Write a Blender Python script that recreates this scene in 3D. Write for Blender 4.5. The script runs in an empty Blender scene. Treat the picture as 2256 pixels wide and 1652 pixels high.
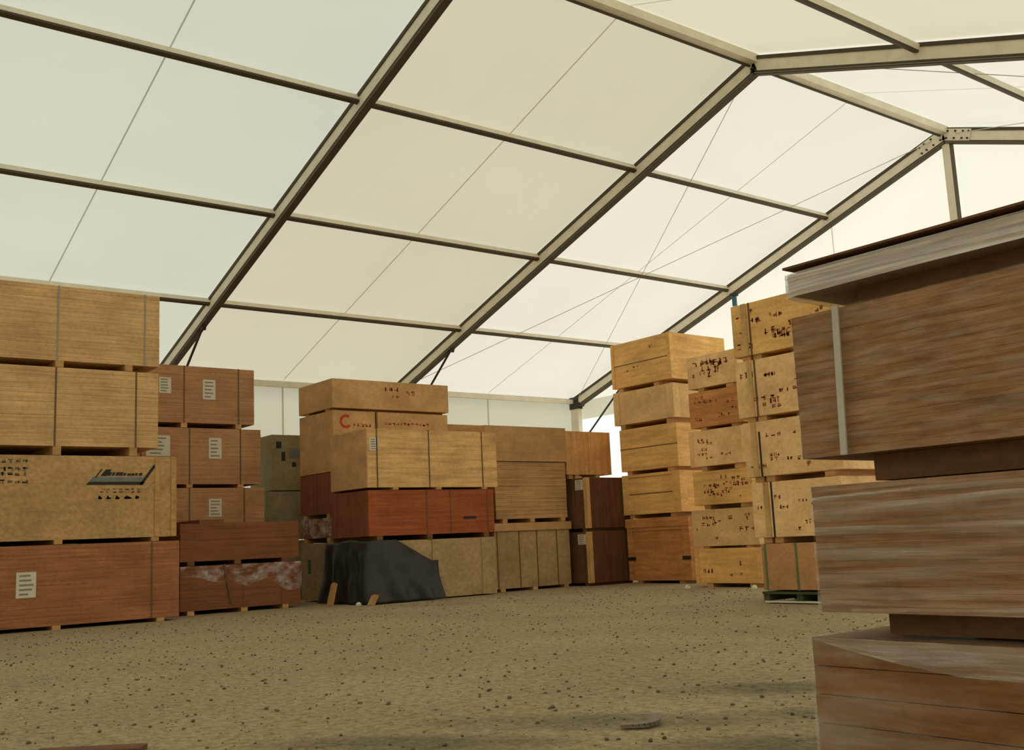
import bpy, math, random
from math import sin, cos, pi
from mathutils import Vector, Matrix, noise

C = bpy.context.scene
COL = C.collection
random.seed(7)

# ------------------------------------------------------------------ camera
F_PX, YAW, PITCH, ROLL = 2337.26, 0.902676, 0.155999, -0.045096
cam_data = bpy.data.cameras.new('camera')
cam_data.sensor_fit = 'HORIZONTAL'
cam_data.sensor_width = 36.0
cam_data.lens = F_PX / 2256 * 36.0
cam_data.clip_start = 0.05
cam = bpy.data.objects.new('camera', cam_data)
COL.objects.link(cam)
fw = Vector((-sin(YAW) * cos(PITCH), cos(YAW) * cos(PITCH), sin(PITCH)))
rt = Vector((cos(YAW), sin(YAW), 0))
up = rt.cross(fw)
r2 = cos(ROLL) * rt + sin(ROLL) * up
u2 = -sin(ROLL) * rt + cos(ROLL) * up
M = Matrix((r2, u2, -fw)).transposed().to_4x4()
M.translation = Vector((8.902, -16.677, 0.82))
cam.matrix_world = M
C.camera = cam

# ------------------------------------------------------------------ light and exposure
world = bpy.data.worlds.new('overcast_sky')
C.world = world
world.use_nodes = True
bg = world.node_tree.nodes['Background']
bg.inputs['Color'].default_value = (1.0, 0.985, 0.93, 1)
bg.inputs['Strength'].default_value = 1.6
sun_d = bpy.data.lights.new('sun', 'SUN')
sun_d.energy = 2.2
sun_d.angle = 0.2
sun_d.color = (1.0, 0.95, 0.84)
sun = bpy.data.objects.new('sun', sun_d)
COL.objects.link(sun)
sun.location = (-4, 20, 20)
sun.rotation_euler = Vector((0.25, -0.80, -0.55)).to_track_quat('-Z', 'Y').to_euler()
C.view_settings.view_transform = 'Standard'
C.view_settings.look = 'None'
C.view_settings.gamma = 1
C.view_settings.use_curve_mapping = False
C.view_settings.exposure = 0.0
C.cycles.use_denoising = True
C.cycles.max_bounces = 12
C.cycles.diffuse_bounces = 6
C.cycles.transparent_max_bounces = 16

# ------------------------------------------------------------------ dimensions of the tent
HW, EZ, RZ = 9.892, 4.0625, 7.4147        # half width, eave height, ridge height
Y0, Y1, BAY = 0.0, -25.0, 5.0             # gable end, open run towards the camera, bay length
SL = math.atan2(RZ - EZ, HW)


# ------------------------------------------------------------------ materials
def lin(r, g, b):
    def f(c):
        c /= 255.0
        return c / 12.92 if c <= 0.04045 else ((c + 0.055) / 1.055) ** 2.4
    return (f(r), f(g), f(b), 1)


def new_mat(name):
    m = bpy.data.materials.new(name)
    m.use_nodes = True
    nt = m.node_tree
    nt.nodes.clear()
    out = nt.nodes.new('ShaderNodeOutputMaterial')
    return m, nt, out


def nd(nt, t, **kw):
    n = nt.nodes.new(t)
    for k, v in kw.items():
        setattr(n, k, v)
    return n


def coords(nt, scale, rand=False):
    tc = nd(nt, 'ShaderNodeTexCoord')
    mp = nd(nt, 'ShaderNodeMapping')
    mp.inputs['Scale'].default_value = scale
    nt.links.new(tc.outputs['Object'], mp.inputs['Vector'])
    if rand:
        oi = nd(nt, 'ShaderNodeObjectInfo')
        ml = nd(nt, 'ShaderNodeMath', operation='MULTIPLY')
        ml.inputs[1].default_value = 40.0
        nt.links.new(oi.outputs['Random'], ml.inputs[0])
        cb = nd(nt, 'ShaderNodeCombineXYZ')
        for i in range(3):
            nt.links.new(ml.outputs[0], cb.inputs[i])
        nt.links.new(cb.outputs[0], mp.inputs['Location'])
    return mp.outputs[0]


def noise_tex(nt, vec, scale, detail=3, rough=0.55):
    n = nd(nt, 'ShaderNodeTexNoise')
    n.inputs['Scale'].default_value = scale
    n.inputs['Detail'].default_value = detail
    n.inputs['Roughness'].default_value = rough
    nt.links.new(vec, n.inputs['Vector'])
    return n.outputs['Fac']


def ramp(nt, fac, stops):
    r = nd(nt, 'ShaderNodeValToRGB')
    e = r.color_ramp.elements
    while len(e) < len(stops):
        e.new(0.5)
    for i, (p, c) in enumerate(stops):
        e[i].position = p
        e[i].color = c
    nt.links.new(fac, r.inputs['Fac'])
    return r.outputs['Color']


def mixc(nt, fac, a, b, mode='MIX'):
    m = nd(nt, 'ShaderNodeMix', data_type='RGBA', blend_type=mode)
    for s, v in ((m.inputs[0], fac), (m.inputs[6], a), (m.inputs[7], b)):
        if hasattr(v, 'is_output'):
            nt.links.new(v, s)
        else:
            s.default_value = v
    return m.outputs[2]


def mul(c, k):
    return (c[0] * k, c[1] * k, c[2] * k, 1)


def wood(name, base, kind='edge', contrast=0.3, rough=0.75, bump=0.15):
    """Timber and board surfaces: 'edge' = fine level lines of stacked sheets, 'plank' = level grain,
    'upright' = standing grain, 'board' = blotchy flakes, 'plain' = almost even."""
    m, nt, out = new_mat(name)
    b = nd(nt, 'ShaderNodeBsdfPrincipled')
    b.inputs['Roughness'].default_value = rough
    b.inputs['Specular IOR Level'].default_value = 0.25
    sc = {'edge': (1.2, 1.2, 45), 'plank': (1.5, 1.5, 16), 'upright': (14, 14, 1.2),
          'board': (14, 14, 18), 'fine': (5, 5, 62), 'plain': (5, 5, 5)}[kind]
    n1 = noise_tex(nt, coords(nt, sc, True), 1.0, 5, 0.6)
    n2 = noise_tex(nt, coords(nt, (1.6, 1.6, 2.6), True), 1.0, 4, 0.6)
    n3 = noise_tex(nt, coords(nt, (22, 22, 30), True), 1.0, 3, 0.6)
    lo, hi = 1 - contrast, 1 + contrast
    c1 = ramp(nt, n1, [(0.28, mul(base, lo)), (0.5, base), (0.72, mul(base, hi))])
    c2 = ramp(nt, n2, [(0.3, (0.80, 0.77, 0.74, 1)), (0.7, (1.12, 1.12, 1.12, 1))])
    c3 = ramp(nt, n3, [(0.25, (0.78, 0.76, 0.72, 1)), (0.55, (1.05, 1.05, 1.05, 1))])
    c = mixc(nt, 1.0, c1, c2, 'MULTIPLY')
    c = mixc(nt, 0.7, c, c3, 'MULTIPLY')
    nt.links.new(c, b.inputs['Base Color'])
    bp = nd(nt, 'ShaderNodeBump')
    bp.inputs['Strength'].default_value = bump
    bp.inputs['Distance'].default_value = 0.02
    nt.links.new(n1, bp.inputs['Height'])
    nt.links.new(bp.outputs[0], b.inputs['Normal'])
    nt.links.new(b.outputs[0], out.inputs[0])
    return m


def plain(name, base, rough=0.6, metal=0.0, var=0.12):
    m, nt, out = new_mat(name)
    b = nd(nt, 'ShaderNodeBsdfPrincipled')
    b.inputs['Roughness'].default_value = rough
    b.inputs['Metallic'].default_value = metal
    n = noise_tex(nt, coords(nt, (6, 6, 6), True), 1.0, 4)
    c = ramp(nt, n, [(0.3, mul(base, 1 - var)), (0.7, mul(base, 1 + var))])
    nt.links.new(c, b.inputs['Base Color'])
    nt.links.new(b.outputs[0], out.inputs[0])
    return m


def fabric(name, trans, refl):
    """PVC coated tent membrane: daylight comes through it, a little light reflects from inside."""
    m, nt, out = new_mat(name)
    t = nd(nt, 'ShaderNodeBsdfTranslucent')
    d = nd(nt, 'ShaderNodeBsdfDiffuse')
    n = noise_tex(nt, coords(nt, (0.35, 0.35, 0.35)), 1.0, 5, 0.6)
    ct = ramp(nt, n, [(0.3, mul(trans, 0.955)), (0.7, mul(trans, 1.03))])
    nt.links.new(ct, t.inputs['Color'])
    d.inputs['Color'].default_value = refl
    a = nd(nt, 'ShaderNodeAddShader')
    nt.links.new(t.outputs[0], a.inputs[0])
    nt.links.new(d.outputs[0], a.inputs[1])
    nt.links.new(a.outputs[0], out.inputs[0])
    return m


def film(name, base, lo, hi, scale, rough=0.28):
    """Clear stretch film: mostly see-through, whitish where its folds lie thick."""
    m, nt, out = new_mat(name)
    tr = nd(nt, 'ShaderNodeBsdfTransparent')
    b = nd(nt, 'ShaderNodeBsdfPrincipled')
    b.inputs['Base Color'].default_value = base
    b.inputs['Roughness'].default_value = rough
    b.inputs['Specular IOR Level'].default_value = 0.6
    n = noise_tex(nt, coords(nt, scale, True), 1.0, 5, 0.65)
    r = ramp(nt, n, [(0.42, (lo, lo, lo, 1)), (0.74, (hi, hi, hi, 1))])
    mx = nd(nt, 'ShaderNodeMixShader')
    nt.links.new(r, mx.inputs[0])
    nt.links.new(tr.outputs[0], mx.inputs[1])
    nt.links.new(b.outputs[0], mx.inputs[2])
    bp = nd(nt, 'ShaderNodeBump')
    bp.inputs['Strength'].default_value = 0.5
    bp.inputs['Distance'].default_value = 0.03
    nt.links.new(n, bp.inputs['Height'])
    nt.links.new(bp.outputs[0], b.inputs['Normal'])
    nt.links.new(mx.outputs[0], out.inputs[0])
    return m


def ground_mat():
    m, nt, out = new_mat('gravel_ground')
    b = nd(nt, 'ShaderNodeBsdfPrincipled')
    b.inputs['Roughness'].default_value = 0.95
    b.inputs['Specular IOR Level'].default_value = 0.1
    v = coords(nt, (1, 1, 1))
    n1 = noise_tex(nt, v, 0.8, 5, 0.6)
    n2 = noise_tex(nt, v, 16, 5, 0.75)
    n3 = noise_tex(nt, v, 45, 2, 0.5)
    base = lin(*GRAVEL)
    c = ramp(nt, n1, [(0.3, mul(base, 0.84)), (0.7, mul(base, 1.06))])
    c = mixc(nt, 1.0, c, ramp(nt, n2, [(0.32, (0.55, 0.55, 0.56, 1)), (0.5, (1, 1, 1, 1)), (0.7, (1.3, 1.28, 1.22, 1))]), 'MULTIPLY')
    c = mixc(nt, 1.0, c, ramp(nt, n3, [(0.3, (0.75, 0.75, 0.75, 1)), (0.6, (1.08, 1.08, 1.08, 1))]), 'MULTIPLY')
    # damp wheel tracks: bands of darker, greyer gravel with ragged ends
    sp = nd(nt, 'ShaderNodeSeparateXYZ')
    nt.links.new(v, sp.inputs[0])
    wob = noise_tex(nt, coords(nt, (1.8, 1.8, 1)), 1.0, 5, 0.7)
    total = None
    for (cx, cy, lx, ly, ang) in DAMP:
        ca, sa = cos(ang), sin(ang)
        def axis(a, bb, off, ln):
            m1 = nd(nt, 'ShaderNodeMath', operation='MULTIPLY'); m1.inputs[1].default_value = a / ln
            m2 = nd(nt, 'ShaderNodeMath', operation='MULTIPLY'); m2.inputs[1].default_value = bb / ln
            nt.links.new(sp.outputs[0], m1.inputs[0]); nt.links.new(sp.outputs[1], m2.inputs[0])
            s = nd(nt, 'ShaderNodeMath', operation='ADD'); nt.links.new(m1.outputs[0], s.inputs[0]); nt.links.new(m2.outputs[0], s.inputs[1])
            s2 = nd(nt, 'ShaderNodeMath', operation='SUBTRACT'); s2.inputs[1].default_value = off / ln; nt.links.new(s.outputs[0], s2.inputs[0])
            p = nd(nt, 'ShaderNodeMath', operation='POWER'); p.inputs[1].default_value = 2.0
            ab = nd(nt, 'ShaderNodeMath', operation='ABSOLUTE'); nt.links.new(s2.outputs[0], ab.inputs[0])
            nt.links.new(ab.outputs[0], p.inputs[0])
            return p.outputs[0]
        e = nd(nt, 'ShaderNodeMath', operation='ADD')
        nt.links.new(axis(ca, sa, cx * ca + cy * sa, lx), e.inputs[0])
        nt.links.new(axis(-sa, ca, -cx * sa + cy * ca, ly), e.inputs[1])
        iv = nd(nt, 'ShaderNodeMath', operation='SUBTRACT'); iv.inputs[0].default_value = 1.0
        nt.links.new(e.outputs[0], iv.inputs[1]); iv.use_clamp = True
        if total is None:
            total = iv.outputs[0]
        else:
            mx = nd(nt, 'ShaderNodeMath', operation='MAXIMUM')
            nt.links.new(total, mx.inputs[0]); nt.links.new(iv.outputs[0], mx.inputs[1])
            total = mx.outputs[0]
    w = nd(nt, 'ShaderNodeMath', operation='MULTIPLY')
    nt.links.new(total, w.inputs[0]); nt.links.new(wob, w.inputs[1])
    dm = ramp(nt, w.outputs[0], [(0.08, (0, 0, 0, 1)), (0.5, (0.75, 0.75, 0.75, 1))])
    c = mixc(nt, dm, c, mixc(nt, 1.0, c, (0.42, 0.47, 0.50, 1), 'MULTIPLY'))
    nt.links.new(c, b.inputs['Base Color'])
    bp = nd(nt, 'ShaderNodeBump')
    bp.inputs['Strength'].default_value = 0.6
    bp.inputs['Distance'].default_value = 0.02
    nt.links.new(n2, bp.inputs['Height'])
    nt.links.new(bp.outputs[0], b.inputs['Normal'])
    nt.links.new(b.outputs[0], out.inputs[0])
    return m


GRAVEL = (163, 147, 116)
DAMP = [(5.2, -12.05, 0.8, 0.30, 0.75), (5.9, -12.5, 0.7, 0.22, 0.75), (5.2, -13.3, 1.1, 0.28, 0.7), (6.2, -13.25, 0.7, 0.32, 0.7), (4.9, -14.2, 0.9, 0.25, 0.7)]

MT = {
    'fab_a': fabric('membrane_grey_white', (0.288, 0.300, 0.262, 1), (0.2, 0.2, 0.19, 1)),
    'fab_b': fabric('membrane_cream', (0.282, 0.274, 0.218, 1), (0.22, 0.21, 0.17, 1)),
    'fab_c': fabric('membrane_white', (0.368, 0.365, 0.330, 1), (0.22, 0.22, 0.20, 1)),  # whiter, more translucent membrane for the bay at the gable
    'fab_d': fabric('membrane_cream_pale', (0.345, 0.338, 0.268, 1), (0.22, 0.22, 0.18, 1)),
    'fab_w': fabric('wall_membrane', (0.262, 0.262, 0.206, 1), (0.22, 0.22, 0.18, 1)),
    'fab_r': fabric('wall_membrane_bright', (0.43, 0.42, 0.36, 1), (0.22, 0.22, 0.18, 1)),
    'fab_g': fabric('gable_membrane', (0.40, 0.40, 0.355, 1), (0.22, 0.22, 0.20, 1)),
    'fab_l': fabric('thin_white_membrane', (0.62, 0.61, 0.56, 1), (0.2, 0.2, 0.19, 1)),
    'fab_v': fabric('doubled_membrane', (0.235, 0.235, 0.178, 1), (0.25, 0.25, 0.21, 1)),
    'seam': fabric('welded_seam', (0.42, 0.41, 0.34, 1), (0.18, 0.17, 0.13, 1)),
    'seam_pale': fabric('welded_seam_pale', (0.5, 0.49, 0.42, 1), (0.2, 0.2, 0.16, 1)),
    'alu': plain('aluminium', lin(222, 214, 190), 0.55, 0.0, 0.08),
    'rail_shade': plain('dark_rail_and_shade', lin(70, 60, 38), 0.7),  # dark rails, and the shade under beams put into a colour
    'steel': plain('galvanised_steel', lin(120, 116, 106), 0.5, 0.3),
    'dark_steel': plain('dark_steel', lin(45, 42, 36), 0.5, 0.2),
    'cable': plain('steel_cable', lin(190, 186, 168), 0.5, 0.2),
    'strap': plain('strap_brown', lin(104, 74, 44), 0.6),
    'strap_grey': plain('strap_grey', lin(150, 142, 128), 0.45),
    'strap_white': plain('strap_white', lin(178, 172, 160), 0.4),
    'strap_green': plain('strap_green', lin(96, 112, 62), 0.5),
    'paper': plain('paper', lin(214, 206, 186), 0.7, 0, 0.05),
    'ink': plain('ink_grey', lin(138, 132, 118), 0.8),
    'ink_dark': plain('ink_dark', lin(40, 42, 38), 0.8),
    'ink_band': plain('ink_blue_grey', lin(112, 120, 118), 0.8),
    'ink_fade': plain('ink_faded', lin(112, 102, 70), 0.8),
    'red': plain('ink_red', lin(176, 52, 30), 0.7),
    'red_fade': plain('ink_faded_red', lin(158, 82, 48), 0.8),
    'stencil': plain('stencil_brown', lin(146, 80, 48), 0.8, 0, 0.25),
    'green': plain('ink_green', lin(52, 96, 58), 0.8),
    'bearer': wood('bearer_timber', lin(196, 152, 98), 'plank', 0.25),
    'bearer_dark': wood('bearer_dark_timber', lin(120, 86, 52), 'plank', 0.3),
    'post_pale': wood('pale_post', lin(206, 168, 112), 'upright', 0.2),
    'tarp': plain('black_tarpaulin', lin(36, 33, 27), 0.5, 0, 0.4),
    'card': wood('cardboard', lin(190, 146, 90), 'plain', 0.12),
    'blue': plain('blue_plastic', lin(42, 92, 112), 0.45),
    'film_grey': film('stretch_film_thick', (0.84, 0.79, 0.72, 1), 0.35, 0.85, (1.5, 1.5, 26)),
    'film': film('stretch_film', (0.74, 0.66, 0.56, 1), 0.03, 0.42, (1.6, 1.6, 34)),
    'film_thin': film('stretch_film_thin', (0.78, 0.72, 0.60, 1), 0.0, 0.34, (1.2, 1.2, 8)),
    'film_fine': film('stretch_film_fine', (0.72, 0.63, 0.50, 1), 0.0, 0.26, (7, 7, 48)),
    'film_fold': film('stretch_film_fold', (0.80, 0.74, 0.66, 1), 0.12, 0.62, (2.0, 2.0, 30)),
    'film_crumple': film('crumpled_film', (0.78, 0.74, 0.68, 1), 0.0, 0.6, (6, 6, 9)),
}
MT['ground'] = ground_mat()
MT['pebble'] = plain('pebble_stone', lin(104, 92, 66), 0.9, 0, 0.5)


# ------------------------------------------------------------------ mesh building
ORG = {}


class MB:
    def __init__(s):
        s.v, s.f = [], []

    def quad(s, pts):
        n = len(s.v)
        s.v += [tuple(p) for p in pts]
        s.f.append(tuple(range(n, n + len(pts))))
        return s

    def box(s, x0, x1, y0, y1, z0, z1):
        n = len(s.v)
        s.v += [(x0, y0, z0), (x1, y0, z0), (x1, y1, z0), (x0, y1, z0), (x0, y0, z1), (x1, y0, z1), (x1, y1, z1), (x0, y1, z1)]
        s.f += [tuple(n + i for i in q) for q in ((3, 2, 1, 0), (4, 5, 6, 7), (0, 1, 5, 4), (1, 2, 6, 5), (2, 3, 7, 6), (3, 0, 4, 7))]
        return s

    def bar(s, a, b, w, h, upv=(0, 0, 1)):
        """rectangular bar from a to b; h is measured along upv, the bar is centred on the line"""
        a, b = Vector(a), Vector(b)
        d = (b - a).normalized()
        side = d.cross(Vector(upv)).normalized()
        u = side.cross(d).normalized()
        n = len(s.v)
        for p in (a, b):
            for i, j in ((-1, -1), (1, -1), (1, 1), (-1, 1)):
                s.v.append(tuple(p + side * (i * w / 2) + u * (j * h / 2)))
        s.f += [tuple(n + i for i in q) for q in ((0, 1, 2, 3), (7, 6, 5, 4), (0, 4, 5, 1), (1, 5, 6, 2), (2, 6, 7, 3), (3, 7, 4, 0))]
        return s

    def tube(s, pts, r, seg=8, cap=True):
        n = len(s.v)
        P = [Vector(p) for p in pts]
        for i, p in enumerate(P):
            d = (P[min(i + 1, len(P) - 1)] - P[max(i - 1, 0)]).normalized()
            a = d.cross(Vector((0, 0, 1)) if abs(d.z) < 0.95 else Vector((1, 0, 0))).normalized()
            b = d.cross(a)
            for k in range(seg):
                t = 2 * pi * k / seg
                s.v.append(tuple(p + a * (r * cos(t)) + b * (r * sin(t))))
        for i in range(len(P) - 1):
            for k in range(seg):
                k2 = (k + 1) % seg
                s.f.append((n + i * seg + k, n + i * seg + k2, n + (i + 1) * seg + k2, n + (i + 1) * seg + k))
        if cap:
            s.f.append(tuple(n + k for k in reversed(range(seg))))
            s.f.append(tuple(n + (len(P) - 1) * seg + k for k in range(seg)))
        return s

    def grid(s, fn, nu, nv):
        n = len(s.v)
        for j in range(nv + 1):
            for i in range(nu + 1):
                s.v.append(tuple(fn(i / nu, j / nv)))
        for j in range(nv):
            for i in range(nu):
                a = n + j * (nu + 1) + i
                s.f.append((a, a + 1, a + nu + 2, a + nu + 1))
        return s

    def build(s, name, mat, parent=None, org=None, smooth=False, bevel=0.0, solid=0.0):
        if org is None:
            org = ORG[parent.name] if parent else (0, 0, 0)
        me = bpy.data.meshes.new(name)
        me.from_pydata([(x - org[0], y - org[1], z - org[2]) for x, y, z in s.v], [], s.f)
        me.update()
        me.materials.append(mat)
        if smooth:
            for p in me.polygons:
                p.use_smooth = True
        o = bpy.data.objects.new(name, me)
        COL.objects.link(o)
        if parent:
            o.parent = parent
        else:
            o.location = org
        ORG[o.name] = tuple(org)
        if solid:
            md = o.modifiers.new('thickness', 'SOLIDIFY'); md.thickness = solid; md.offset = 1
        if bevel:
            md = o.modifiers.new('edge', 'BEVEL'); md.width = bevel; md.segments = 2; md.limit_method = 'ANGLE'
        return o


def tag(o, label=None, cat=None, group=None, kind=None):
    for k, v in (('label', label), ('category', cat), ('group', group), ('kind', kind)):
        if v:
            o[k] = v
    return o


def thing(name, label, cat, loc, group=None):
    o = bpy.data.objects.new(name, None)
    o.empty_display_size = 0.2
    COL.objects.link(o)
    o.location = loc
    ORG[o.name] = tuple(loc)
    return tag(o, label, cat, group)


# ------------------------------------------------------------------ the tent (setting)
def roof_pt(side, t, y, off=0.0):
    """point on the roof slope: side -1 left, +1 right; t = 0 eave, 1 ridge; off = below the membrane"""
    return Vector((side * (HW * (1 - t)) - side * 0, y, EZ + (RZ - EZ) * t)) - Vector((side * sin(SL), 0, cos(SL))) * off


ground = MB().grid(lambda u, v: (-11.2 + 22.4 * u, -26.5 + 27.7 * v, 0), 4, 4).build('floor', MT['ground'])
tag(ground, 'beige gravel ground with damp grey wheel tracks', 'ground', kind='structure')

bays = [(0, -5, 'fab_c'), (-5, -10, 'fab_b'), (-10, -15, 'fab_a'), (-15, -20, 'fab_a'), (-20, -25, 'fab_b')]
MEMB = 0.10                                    # the membrane lies this far above the frame line
ceil = bpy.data.objects.new('ceiling', None)
COL.objects.link(ceil); ORG['ceiling'] = (0, 0, 0)
tag(ceil, 'white tent roof membrane letting daylight through', 'ceiling', kind='structure')
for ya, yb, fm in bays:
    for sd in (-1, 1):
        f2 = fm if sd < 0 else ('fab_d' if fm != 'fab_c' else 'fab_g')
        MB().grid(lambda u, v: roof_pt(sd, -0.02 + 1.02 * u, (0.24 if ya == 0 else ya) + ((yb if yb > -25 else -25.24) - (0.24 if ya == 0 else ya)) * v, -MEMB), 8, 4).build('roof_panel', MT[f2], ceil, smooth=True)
        ym = (ya + yb) / 2
        MB().quad([roof_pt(sd, 0, ym - 0.010, -MEMB + 0.006), roof_pt(sd, 1, ym - 0.010, -MEMB + 0.006),
                   roof_pt(sd, 1, ym + 0.010, -MEMB + 0.006), roof_pt(sd, 0, ym + 0.010, -MEMB + 0.006)]).build('roof_seam', MT['seam'], ceil)

XW = HW + 0.10


def wall_side(nm, sd, lab):
    w = MB()
    w.grid(lambda u, v: (sd * XW, Y1 + (Y0 - Y1) * u, (EZ + 0.07) * v), 10, 2)
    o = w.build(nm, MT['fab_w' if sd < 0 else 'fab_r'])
    tag(o, lab, 'wall', kind='structure')
    for yy in [-2.5, -7.5, -12.5, -17.5, -22.5]:
        MB().quad([(sd * (XW - 0.01), yy - 0.018, 0), (sd * (XW - 0.01), yy + 0.018, 0), (sd * (XW - 0.01), yy + 0.018, EZ), (sd * (XW - 0.01), yy - 0.018, EZ)]).build('wall_seam', MT['seam'], o)
    return o


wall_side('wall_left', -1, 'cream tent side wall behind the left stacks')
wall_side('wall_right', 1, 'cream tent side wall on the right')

YB = 0.16
wb = MB()
wb.quad([(-XW, YB, 4.06), (0, YB, 4.06), (0, YB, RZ + 0.105), (-XW, YB, EZ + 0.071)])
wb.quad([(0, YB, 4.06), (XW, YB, 4.06), (XW, YB, EZ + 0.071), (0, YB, RZ + 0.105)])
o = tag(wb.build('wall_back', MT['fab_g']), 'bright white gable end wall of the tent', 'wall', kind='structure')
MB().quad([(-XW, YB, 0), (XW, YB, 0), (XW, YB, 3.62), (-XW, YB, 3.62)]).build('lower_panel', MT['fab_l'], o)
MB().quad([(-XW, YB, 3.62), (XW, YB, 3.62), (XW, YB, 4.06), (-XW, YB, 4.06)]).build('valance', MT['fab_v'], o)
for xx in (-7.5, -2.5, 1.25, 2.5, 7.5):
    zt = EZ + (RZ - EZ) * (1 - abs(xx) / HW)
    MB().quad([(xx - 0.012, YB - 0.008, 4.07), (xx + 0.012, YB - 0.008, 4.07), (xx + 0.012, YB - 0.008, zt), (xx - 0.012, YB - 0.008, zt)]).build('gable_seam', MT['seam_pale'], o)

YF = Y1 - 0.16
wf = MB().quad([(-XW, YF, 0), (XW, YF, 0), (XW, YF, EZ + 0.071), (0, YF, RZ + 0.105), (-XW, YF, EZ + 0.071)])
tag(wf.build('wall_front', MT['fab_r']), 'closed front gable wall of the tent', 'wall', kind='structure')


def beam(name, parts, label, group=None, cat='beam'):
    """a structural member: its first mesh is the member, the rest hang on it as parts"""
    root = None
    for nm, mb, mt in parts:
        if root is None:
            root = mb.build(name, mt)
            tag(root, label, cat, group, 'structure')
        else:
            mb.build(nm, mt, root)
    return root


RW, RH = 0.105, 0.25
frame_words = {0: 'gable end frame', -5: 'second frame from the gable end', -10: 'third frame from the gable end'}
for yf in (0, -5, -10, -15, -20, -25):
    fwd = frame_words.get(yf, 'frame near the tent entrance')
    for sd in (-1, 1):
        sw = 'left' if sd < 0 else 'right'
        off = RH / 2 - 0.06
        nrm = Vector((sd * sin(SL), 0, cos(SL)))
        a, b = roof_pt(sd, 0.0, yf, off), roof_pt(sd, 1.0, yf, off)
        main = MB().bar(a, b, RW, RH, nrm)
        parts = [('', main, MT['alu'])]
        parts.append(('underside_shade', MB().bar(a - nrm * (RH / 2 + 0.008), b - nrm * (RH / 2 + 0.008), RW * 0.98, 0.022, nrm), MT['rail_shade']))  # dark strip along the underside, the beam's shade painted in
        for s2 in (-1, 1):
            dy = Vector((0, s2 * (RW / 2 + 0.006), 0))
            parts.append(('keder_rail', MB().bar(a + dy + nrm * (RH / 2 - 0.03), b + dy + nrm * (RH / 2 - 0.03), 0.02, 0.05, nrm), MT['rail_shade']))
            parts.append(('groove_shade', MB().bar(a + dy * 0.93 - nrm * (RH / 2 - 0.02), b + dy * 0.93 - nrm * (RH / 2 - 0.02), 0.012, 0.03, nrm), MT['rail_shade']))  # slot drawn as a dark strip, its shade put into the colour
        # knee brace down to the column
        kx = -7.75
        t = 1 - abs(kx) / HW
        p = roof_pt(sd, t, yf, off + RH / 2 - 0.02)
        parts.append(('knee_brace', MB().tube([p, (sd * 9.80, yf, 2.95)], 0.022, 8), MT['dark_steel']))
        parts.append(('brace_bracket', MB().bar(p + Vector((0, 0, 0.02)), p - Vector((sd * -0.07, 0, 0.10)), 0.07, 0.08), MT['dark_steel']))
        # bolted plates at the ridge
        q = roof_pt(sd, 1, yf, off)
        dirn = (a - b).normalized()
        for s2 in (-1, 1) if yf == 0 else ():
            e = Vector((0, s2 * (RW * 0.5 + 0.012), 0))
            parts.append(('splice_plate', MB().bar(q + dirn * 0.02 + e, q + dirn * 0.52 + e, 0.012, RH * 0.8, nrm), MT['alu']))
        bm_ = MB()
        for k in (0.10, 0.24, 0.38, 0.48) if yf == 0 else (0.06,):
            for hh in (-0.06, 0.06):
                c0 = q + dirn * k + nrm * hh - Vector((0, RW * 0.5 + 0.016, 0))
                bm_.tube([c0, c0 - Vector((0, 0.02, 0))], 0.017, 8)
        parts.append(('bolt_set', bm_, MT['dark_steel']))
        beam('roof_beam', parts, f'grey aluminium {sw} roof beam of the {fwd}')
        # column
        xc = sd * (HW - 0.06)
        col = MB().box(xc - 0.13, xc + 0.13, yf - 0.06, yf + 0.06, 0, EZ + 0.02)
        pl = MB().box(xc - 0.2, xc + 0.2, yf - 0.15, yf + 0.15, 0, 0.015)
        hb = MB().tube([(xc + sd * -0.16, yf - 0.09, EZ - 0.10), (xc + sd * -0.16, yf + 0.09, EZ - 0.10)], 0.05, 10)
        hb.box(xc - 0.15, xc + 0.15, yf - 0.075, yf + 0.075, EZ - 0.2, EZ + 0.08)
        cc = col.build('column', MT['alu'])
        tag(cc, f'grey aluminium {sw} side column of the {fwd}', 'column', None, 'structure')
        pl.build('foot_plate', MT['steel'], cc)
        hb.build('eave_bracket', MT['dark_steel'], cc)

PT = [0.2537, 0.4990, 0.7508]
pw = {0.2537: 'lowest', 0.4990: 'middle', 0.7508: 'upper'}
for sd in (-1, 1):
    sw = 'left' if sd < 0 else 'right'
    nrm = Vector((sd * sin(SL), 0, cos(SL)))
    for t in PT:
        a, b = roof_pt(sd, t, Y0, 0.0), roof_pt(sd, t, Y1, 0.0)
        beam('purlin_beam', [('', MB().bar(a, b, 0.085, 0.07, nrm), MT['alu']),
                             ('purlin_shade', MB().bar(a - nrm * 0.05, b - nrm * 0.05, 0.07, 0.03, nrm), MT['rail_shade'])],  # shaded bottom of the purlin, painted as a dark strip
             f'thin grey purlin running along the {pw[t]} part of the {sw} roof slope')
    a, b = roof_pt(sd, 0, Y0, 0.02), roof_pt(sd, 0, Y1, 0.02)
    beam('eave_beam', [('', MB().bar(a, b, 0.10, 0.10, (0, 0, 1)), MT['alu'])], f'grey eave beam along the top of the {sw} side wall')
beam('ridge_beam', [('', MB().bar((0, Y0, RZ), (0, Y1, RZ), 0.16, 0.12), MT['alu']),
                    ('ridge_channel', MB().bar((-0.06, Y0, RZ - 0.07), (-0.06, Y1, RZ - 0.07), 0.03, 0.03), MT['rail_shade'])],
     'grey ridge beam running along the top of the tent')
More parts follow.
